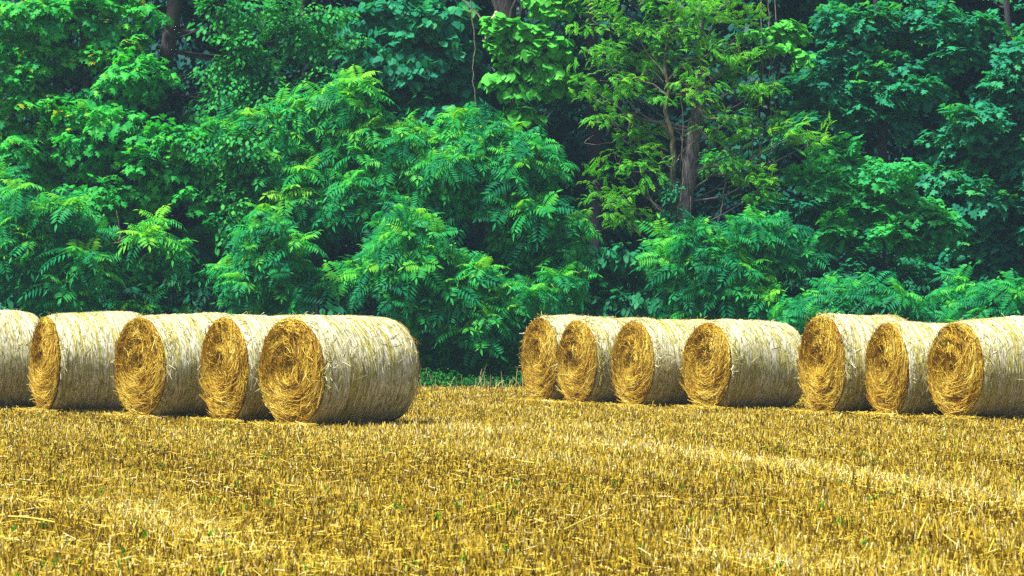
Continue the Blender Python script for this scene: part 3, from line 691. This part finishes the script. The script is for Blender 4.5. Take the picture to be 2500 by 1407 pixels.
def climber(name, label, Y, lobes, protos, mat, dens, stems, srad, scale=(.8, 1.2), young=.1, cat='vine', sub=1, depth=.6):
    P, O, I, Cn = lobe_points(lobes, Y, dens, .15, depth, sub)
    base = np.array([at(stems[0][0][0], 940, Y)[0], Y, 0]); root = empty(name, base); tag(root, label, cat)
    mb = MB()
    for s in stems:
        pts = [at(px, py, Y + dy) for px, py, dy in s]; C = smooth_path(pts, 5, .015); tube(mb, C, srad * rng.uniform(.7, 1.2), 5)
    mb.build('stem', M['twig'], root, smooth=True, origin=base)
    mb = MB(); crown_mesh(mb, protos, P, O, 'spray', scale, young); mb.build('leaves', M[mat], root, origin=base)
climber('grape_vine', 'bright vine with big round leaves climbing the grey trunk', 65.7,
        [(1215, 70, 40, 20), (1260, 60, 30, 18), (1320, 85, 55, 22), (1355, 30, 40, 20), (1345, 110, 40, 22), (1225, 130, 25, 22), (1250, 180, 40, 28), (1320, 180, 40, 28), (1225, 205, 30, 20), (1280, 215, 35, 18), (1275, 270, 24, 24), (1355, 170, 25, 25), (1290, 130, 30, 20), (1290, -10, 60, 20), (1370, 200, 22, 20), (1340, -20, 60, 20)],
        VINE, 'vine', 7, [[(1330, 940, 0), (1290, 500, 0), (1275, 300, 0), (1270, 180, 0), (1300, 60, 0), (1310, -60, 0)]], .014, young=.1)
tree('locust_tree', 'yellow green locust with a thick grey trunk and a twisted mossy second stem', 'tree', 65.2,
     [(1560, 20, 70, 30), (1650, 20, 70, 30), (1760, 15, 60, 25), (1480, 70, 55, 30), (1570, 90, 70, 30), (1640, 70, 60, 25), (1440, 125, 50, 28), (1530, 140, 60, 30), (1620, 150, 60, 25), (1710, 60, 50, 25), (1420, 200, 45, 28), (1490, 195, 55, 30), (1450, 240, 40, 25), (1540, 225, 30, 22),
      (1700, 180, 60, 28), (1770, 170, 60, 30), (1830, 200, 55, 28), (1780, 220, 60, 25), (1860, 225, 30, 22), (1820, 70, 50, 25), (1720, 130, 50, 22), (1800, 120, 50, 22), (1700, 215, 40, 18),
      (1490, 300, 45, 25), (1520, 340, 45, 30), (1550, 360, 35, 28), (1510, 400, 45, 30), (1570, 420, 45, 30), (1460, 470, 45, 28), (1520, 480, 50, 30), (1480, 500, 40, 22), (1560, 550, 45, 28), (1540, 520, 30, 22),
      (1755, 320, 30, 22), (1790, 350, 45, 25), (1850, 340, 50, 28), (1920, 340, 55, 28), (1980, 350, 35, 20), (1760, 400, 45, 25), (1810, 410, 45, 28), (1870, 420, 40, 35), (1850, 470, 35, 25), (1780, 290, 30, 18), (1620, 250, 22, 16), (1440, 20, 50, 30),
      (1550, -90, 120, 50), (1720, -90, 130, 50), (1640, -210, 220, 80)],
     LOCUST, 'locust', dens=8, fill=.04, trunk=[(1640, 940), (1652, 700), (1664, 560), (1680, 430), (1692, 330), (1706, 255), (1715, 120), (1700, -100), (1680, -200)], trad=[.25, .21, .195, .18, .17, .15, .06, .04, .03], bark='bark_grey', young=.15, sub=1, frac=.5, scale=(.75, 1.1), depth=.6,
     twigs=[([(1650, 560, -.4), (1642, 470, -.4), (1645, 390, -.4), (1640, 330, -.4), (1625, 270, -.4), (1632, 220, -.4), (1622, 150, -.4), (1640, 60, -.3), (1630, -40, -.2)], .085, .025, 'bark_olive', 'second_stem'), ([(1640, 335, -.4), (1612, 302, -.4), (1570, 294, -.4), (1542, 276, -.4), (1510, 286, -.4), (1480, 320, -.4)], .045, .012, 'bark_olive'),
            ([(1545, 280, -.4), (1538, 310, -.4), (1535, 335, -.4)], .03, .008), ([(1706, 265, -.1), (1730, 290, -.2), (1780, 288, -.3), (1840, 300, -.3), (1905, 325, -.3)], .03, .008), ([(1695, 300, -.2), (1720, 330, -.2), (1770, 360, -.3), (1800, 400, -.3)], .02, .008),
            ([(1656, 530, -.4), (1620, 520, -.4), (1590, 490, -.4), (1580, 460, -.4)], .03, .01), ([(1640, 390, -.4), (1610, 370, -.4), (1640, 410, -.45), (1665, 370, -.45), (1700, 340, -.4), (1716, 310, -.4)], .012, .008),
            ([(1625, 230, -.4), (1590, 205, -.4), (1540, 190, -.4), (1480, 160, -.4)], .022, .006), ([(1625, 200, -.4), (1670, 160, -.4), (1720, 140, -.3), (1800, 90, -.2)], .022, .006), ([(1620, 180, -.4), (1575, 120, -.4), (1540, 60, -.3)], .02, .006),
            ([(1628, 260, -.4), (1600, 240, -.45), (1575, 250, -.45), (1550, 230, -.4)], .012, .005), ([(1630, 215, -.4), (1660, 200, -.4), (1690, 215, -.4), (1720, 190, -.4)], .012, .005), ([(1620, 200, -.4), (1590, 170, -.4), (1570, 180, -.4), (1540, 150, -.4)], .01, .005),
            ([(1450, 330, -.3), (1430, 350, -.3), (1480, 350, -.3), (1530, 330, -.3)], .009, .005), ([(1660, 420, -.3), (1668, 300, -.35), (1660, 210, -.3)], .012, .01)])
climber('hanging_vine', 'thin bare vine strands hanging down right of the locust crown', 65.3,
        [(1845, 90, 35, 18), (1930, 75, 35, 16), (1960, 150, 30, 18), (1900, 110, 30, 16), (1950, 90, 25, 14)],
        VINE, 'vine', 6, [[(1868, 600, 0), (1880, 480, 0), (1876, 400, 0), (1884, 300, .05), (1878, 200, 0), (1896, 100, 0), (1890, -40, 0)], [(1900, 520, .1), (1888, 400, .1), (1892, 280, .1), (1886, 180, 0), (1880, 60, 0), (1875, -40, 0)],
        [(1850, 560, .1), (1858, 420, 0), (1846, 300, 0), (1862, 180, 0), (1858, -40, 0)], [(1842, 620, .1), (1830, 480, .1), (1836, 380, 0), (1852, 250, 0), (1860, 120, 0)], [(1884, 240, 0), (1902, 180, 0), (1920, 130, 0), (1940, 100, 0)], [(1662, 330, -.6), (1668, 420, -.6), (1658, 520, -.55)], [(1686, 480, -.6), (1684, 600, -.6), (1676, 690, -.6)]], .011, scale=(.6, .9))
climber('ivy', 'dark ivy creeping up the foot of the mossy second stem', 64.7, [(1640, 470, 18, 30), (1640, 530, 25, 40), (1645, 600, 25, 40), (1640, 660, 28, 40)], BRAMBLE, 'ovate', 16, [[(1646, 940, 0), (1640, 700, 0), (1642, 560, 0), (1646, 440, 0)]], .012, scale=(.7, 1.1), cat='ivy')
tree('leafy_shrub', 'dark shrub with pointed oval leaves between the sumac slope and the grey trunk', 'shrub', 64.4,
     [(1490, 620, 45, 30), (1540, 650, 55, 30), (1500, 690, 60, 35), (1580, 700, 55, 30), (1470, 730, 50, 30), (1550, 740, 70, 30), (1620, 740, 50, 30), (1510, 770, 70, 20)], OVATE, 'ovate', dens=9, trad=.035, bark='bark_brown', young=.12)
# --- right: maples
mg = 'blue green maples on the right'
tree('maple_tree', 'fresh green maple bough in front of the darker maples, right of the locust', 'tree', 66.0,
     [(1985, 430, 40, 22), (2050, 400, 50, 25), (2030, 365, 35, 20), (2110, 420, 70, 30), (2170, 420, 50, 35), (2140, 470, 80, 30), (2200, 500, 70, 30), (2080, 480, 50, 25), (2260, 550, 55, 25), (2190, 560, 50, 25), (2280, 535, 40, 20), (2070, 585, 50, 25), (2040, 570, 30, 20), (2230, 590, 40, 20)],
     TEAL, 'midmaple', dens=10, trunk=[(2150, 940), (2160, 700), (2150, 520), (2130, 420)], trad=.06, young=.18, scale=(.75, 1.1))
tree('maple_tree', 'tall shadowy maple whose pale boughs arch across the upper right', 'tree', 67.8,
     [(2065, 50, 45, 35), (2130, 60, 40, 30), (2050, 130, 60, 40), (2140, 165, 70, 25), (2220, 165, 55, 25), (2040, 200, 60, 30), (2120, 220, 60, 25), (2010, 270, 55, 30), (2200, 230, 60, 30), (2060, 280, 50, 25), (2250, 30, 70, 35), (2340, 60, 70, 40), (2330, 130, 60, 30), (2160, 290, 60, 25), (1960, 230, 45, 40), (1950, 330, 50, 40),
      (2150, -80, 180, 70), (2000, -80, 120, 80), (2120, -230, 260, 110)],
     TEAL, 'teal', dens=9.5, trunk=[(2170, 940), (2160, 600), (2150, 200), (2130, -150)], trad=.15, young=.22, group=mg)
tree('maple_tree', 'wide blue green maple with tiered boughs along the right edge', 'tree', 67.4,
     [(2400, 300, 70, 35), (2460, 230, 50, 40), (2350, 270, 50, 25), (2330, 350, 60, 30), (2410, 370, 70, 35), (2470, 330, 50, 35), (2320, 430, 50, 22), (2390, 470, 70, 30), (2460, 440, 60, 35), (2420, 540, 70, 30), (2350, 520, 50, 25), (2450, 590, 55, 25), (2380, 590, 50, 22), (2540, 400, 60, 90), (2530, 180, 60, 80), (2470, 140, 40, 40), (2540, 560, 60, 60), (2480, 500, 40, 25),
      (2420, -60, 130, 60), (2540, -80, 130, 80), (2430, -220, 230, 110)],
     TEAL, 'teal', dens=9.5, trunk=[(2500, 940), (2490, 600), (2470, 200), (2450, -150)], trad=.15, young=.26, group=mg)
tree('maple_tree', 'low dark maple under the fresh green bough, above the ferny sumacs', 'tree', 68.0,
     [(1950, 500, 60, 30), (2010, 540, 50, 25), (2130, 640, 60, 30), (2190, 660, 60, 28), (2250, 680, 50, 25), (2290, 640, 60, 30), (1960, 610, 50, 30), (2360, 660, 60, 30), (2080, 690, 60, 28), (2420, 650, 60, 30), (2480, 680, 60, 30), (2330, 600, 60, 25)],
     TEAL, 'teal', dens=8, trad=.06, young=.12, group=mg)
# --- trunks seen in the dark of the wood
for px, topx, Y, r, label in [(1452, 1446, 69.5, .22, 'stout dark trunk in the shade left of the locust'), (1800, 1795, 72, .2, 'dim straight trunk in the gap right of the locust'),
                              (2290, 2280, 73, .2, 'dim trunk deep behind the right maples'), (760, 742, 71, .16, 'dark trunk in the hollow behind the young sumac'), (110, 118, 72, .17, 'dim trunk behind the left maple, in the dark pocket')]:
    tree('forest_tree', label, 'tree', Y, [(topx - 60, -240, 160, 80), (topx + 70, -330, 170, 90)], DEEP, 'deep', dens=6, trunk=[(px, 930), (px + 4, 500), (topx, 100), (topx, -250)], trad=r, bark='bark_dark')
tree('sapling', 'thin crooked bare sapling leaning in the dark gap right of the locust', 'sapling', 66.6, [(1772, 400, 25, 20)], ELM, 'elm', dens=6, trunk=[(1722, 940), (1735, 600), (1752, 545), (1766, 490), (1772, 420)], trad=[.03, .026, .024, .022, .014], bark='bark_grey')

# --- woodland behind: three trees copied in rows, then one far mass
def back_tree(name, hgt, seed):
    global rng
    keep = rng; rng = np.random.default_rng(seed)
    root = empty(name, (0, 0, 0)); mb = MB(); T = smooth_path([(0, 0, 0), (.15, .1, hgt * .35), (-.1, 0, hgt * .7), (.05, 0, hgt)], 5, .03)
    tube(mb, T, np.linspace(.19, .04, len(T)), 8)
    n = 540; z = hgt * rng.beta(1.6, 1.35, n); wdt = 2.6 * np.sin(np.pi * np.clip(.16 + .8 * z / hgt, 0, 1)) ** .6
    a = rng.uniform(0, 6.28, n); lump = .75 + .3 * np.sin(3 * a + z * 1.3) * np.sin(1.7 * z)
    r = wdt * np.sqrt(rng.uniform(.15, 1, n)) * lump
    P = np.stack([r * np.cos(a), r * np.sin(a), np.maximum(z, .5)], -1); O = unit(np.stack([np.cos(a), np.sin(a), .4 * np.ones(n)], -1))
    for q in range(0, n, 9): tube(mb, [[T[int(np.clip(z[q] / hgt * (len(T) - 1) * .85, 0, len(T) - 1))][0], 0, z[q] * .85], P[q] * [.5, .5, .95], P[q]], [.03, .02, .008], 4)
    mb.build('trunk', M['bark_dark'], root, smooth=True)
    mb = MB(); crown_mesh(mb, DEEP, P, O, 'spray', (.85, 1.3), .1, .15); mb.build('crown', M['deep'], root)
    rng = keep; return root
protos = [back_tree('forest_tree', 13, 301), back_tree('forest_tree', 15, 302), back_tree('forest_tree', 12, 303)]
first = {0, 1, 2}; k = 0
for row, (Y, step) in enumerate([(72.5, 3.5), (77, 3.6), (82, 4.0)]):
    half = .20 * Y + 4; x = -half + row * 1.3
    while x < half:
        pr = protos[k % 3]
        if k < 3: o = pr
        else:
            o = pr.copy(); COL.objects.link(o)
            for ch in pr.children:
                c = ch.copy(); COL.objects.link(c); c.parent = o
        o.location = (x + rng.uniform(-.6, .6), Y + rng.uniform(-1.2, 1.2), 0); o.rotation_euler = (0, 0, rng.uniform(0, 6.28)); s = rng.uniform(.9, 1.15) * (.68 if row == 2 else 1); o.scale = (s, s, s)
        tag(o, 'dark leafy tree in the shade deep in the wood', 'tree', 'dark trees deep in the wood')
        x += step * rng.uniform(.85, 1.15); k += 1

def far_wood():
    n = 800; X = rng.uniform(-28, 28, n); Y = rng.uniform(88, 96, n); Z = rng.beta(1.3, 1.5, n) * 8 + .6
    P = np.stack([X, Y, Z], -1); O = unit(np.stack([rng.normal(0, .5, n), -np.ones(n), .3 * np.ones(n)], -1))
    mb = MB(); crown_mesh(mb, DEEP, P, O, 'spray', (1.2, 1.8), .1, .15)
    for x in np.arange(-27, 27, 1.9): tube(mb, [(x, 90, 0), (x + .2, 90, 4), (x, 90, 8)], [.16, .13, .06], 6, 0)
    tag(mb.build('woodland', M['deep']), 'far dark mass of the wood behind the trees', kind='stuff')
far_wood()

# --- foot of the wood: undergrowth, pokeweeds, dry grass
def undergrowth():
    n = 3000; Y = rng.uniform(63.0, 71, n); X = rng.uniform(-.5, .5, n) * (.42 * Y + 3); Z = rng.gamma(2.2, .42, n) * np.clip((Y - 62.6) / 3, .25, 1) + .05
    P = np.stack([X, Y, np.minimum(Z, 2.4)], -1); O = unit(np.stack([rng.normal(0, .5, n), -np.ones(n), .5 * np.ones(n)], -1))
    mb = MB(); crown_mesh(mb, OVATE + BRAMBLE, P, O, 'spray', (.7, 1.2), .05, .15)
    tag(mb.build('undergrowth', M['ovate']), 'dark tangled undergrowth along the foot of the wood', kind='stuff')
    n = 900; X = at(960, 0, 63)[0] + rng.uniform(0, 1, n) * (370 * 63 / F); Y = rng.uniform(62.1, 63.8, n); Z = rng.gamma(2, .13, n) * (Y - 61.7) / 1.6 + .04
    P = np.stack([X, Y, np.minimum(Z, .75)], -1); O = unit(np.stack([rng.normal(0, .5, n), -np.ones(n), .7 * np.ones(n)], -1))
    mb = MB(); crown_mesh(mb, BRAMBLE, P, O, 'spray', (.6, 1.0), .1, .15)
    tag(mb.build('ground_cover', M['creeper']), 'low green creepers at the foot of the wood in the gap', kind='stuff')
undergrowth()
def pokeweed(px, py, w_, h_, Y, n, label):
    root = empty('pokeweed', (at(px, 0, Y)[0], Y, 0)); tag(root, label, 'plant'); mb, ml = MB(), MB(); base = np.array(root.location)
    for i in range(n):
        tip = at(px + rng.normal(0, w_), py + rng.uniform(-h_, h_), Y + rng.uniform(-.3, .3)); foot = np.array([at(px, 0, Y)[0] + rng.normal(0, .08), Y + rng.normal(0, .08), 0])
        tube(mb, smooth_path([foot, (foot + tip) / 2 + [0, 0, .15], tip], 3), np.linspace(.012, .005, 7), 4)
        a = rng.uniform(0, 6.28); s = rng.uniform(.8, 1.2); R = np.array([[math.cos(a), -math.sin(a), 0], [math.sin(a), math.cos(a), 0], [0, 0, 1]]) * s
        PV, PF, PT = POKE[i % 4]; ml.inst(PV, PF, R[None], tip[None], np.clip(PT[None] + rng.normal(0, .12), 0, 1))
    mb.build('stem', M['weed'], root, origin=base); ml.build('leaves', M['weed'], root, origin=base)
pokeweed(1085, 850, 22, 32, 62.9, 13, 'leafy green weed in the gap, just right of the largest bale')
pokeweed(1175, 850, 25, 35, 63.1, 10, 'leafy green weed in the middle of the gap between the bale rows')
pokeweed(1235, 840, 22, 38, 62.8, 14, 'bright leafy weed in the gap beside the shaggy bale')
def dry_grass():
    n = 2600; Y = 62.3 + rng.normal(0, .6, n); X = rng.uniform(-.5, .5, n) * (.42 * Y + 2); ln = rng.gamma(4, .045, n); an = rng.uniform(0, 6.28, n); tl = np.abs(rng.normal(0, .35, n))
    t = np.linspace(0, 1, 4)[None]; base = np.stack([X, Y, np.zeros(n)], -1); out = np.stack([np.cos(an), np.sin(an), np.zeros(n)], -1)
    C = base[:, None] + out[:, None] * (tl[:, None] * t ** 1.5 * ln[:, None])[..., None] + np.array([0, 0, 1.]) * (t * ln[:, None] * np.cos(tl * .7)[:, None])[..., None]
    mb = MB(); stalks(mb, C, rng.uniform(.004, .007, n), rng.uniform(0, 1, n))
    tag(mb.build('dry_grass', M['dry_grass']), 'dry grass stems standing along the field edge', kind='stuff')
dry_grass()

# --- thin bluish haze in the air
def haze():
    mb = MB(); x0, x1, y0, y1, z0, z1 = -520, 520, -80, 1220, -1, 22
    V = [(x, y, z) for z in (z0, z1) for y in (y0, y1) for x in (x0, x1)]
    mb.add(V, [np.array([[0, 2, 3, 1], [4, 5, 7, 6], [0, 1, 5, 4], [2, 6, 7, 3], [0, 4, 6, 2], [1, 3, 7, 5]])])
    m = bpy.data.materials.new('haze'); m.use_nodes = True; nt = m.node_tree; nt.nodes.remove(nt.nodes['Principled BSDF'])
    v = nt.nodes.new('ShaderNodeVolumePrincipled'); v.inputs['Color'].default_value = (.45, .72, 1, 1); v.inputs['Density'].default_value = .00055; v.inputs['Anisotropy'].default_value = .2
    nt.links.new(v.outputs[0], nt.nodes['Material Output'].inputs['Volume'])
    tag(mb.build('haze', m), 'thin bluish haze in the air', kind='stuff')
haze()
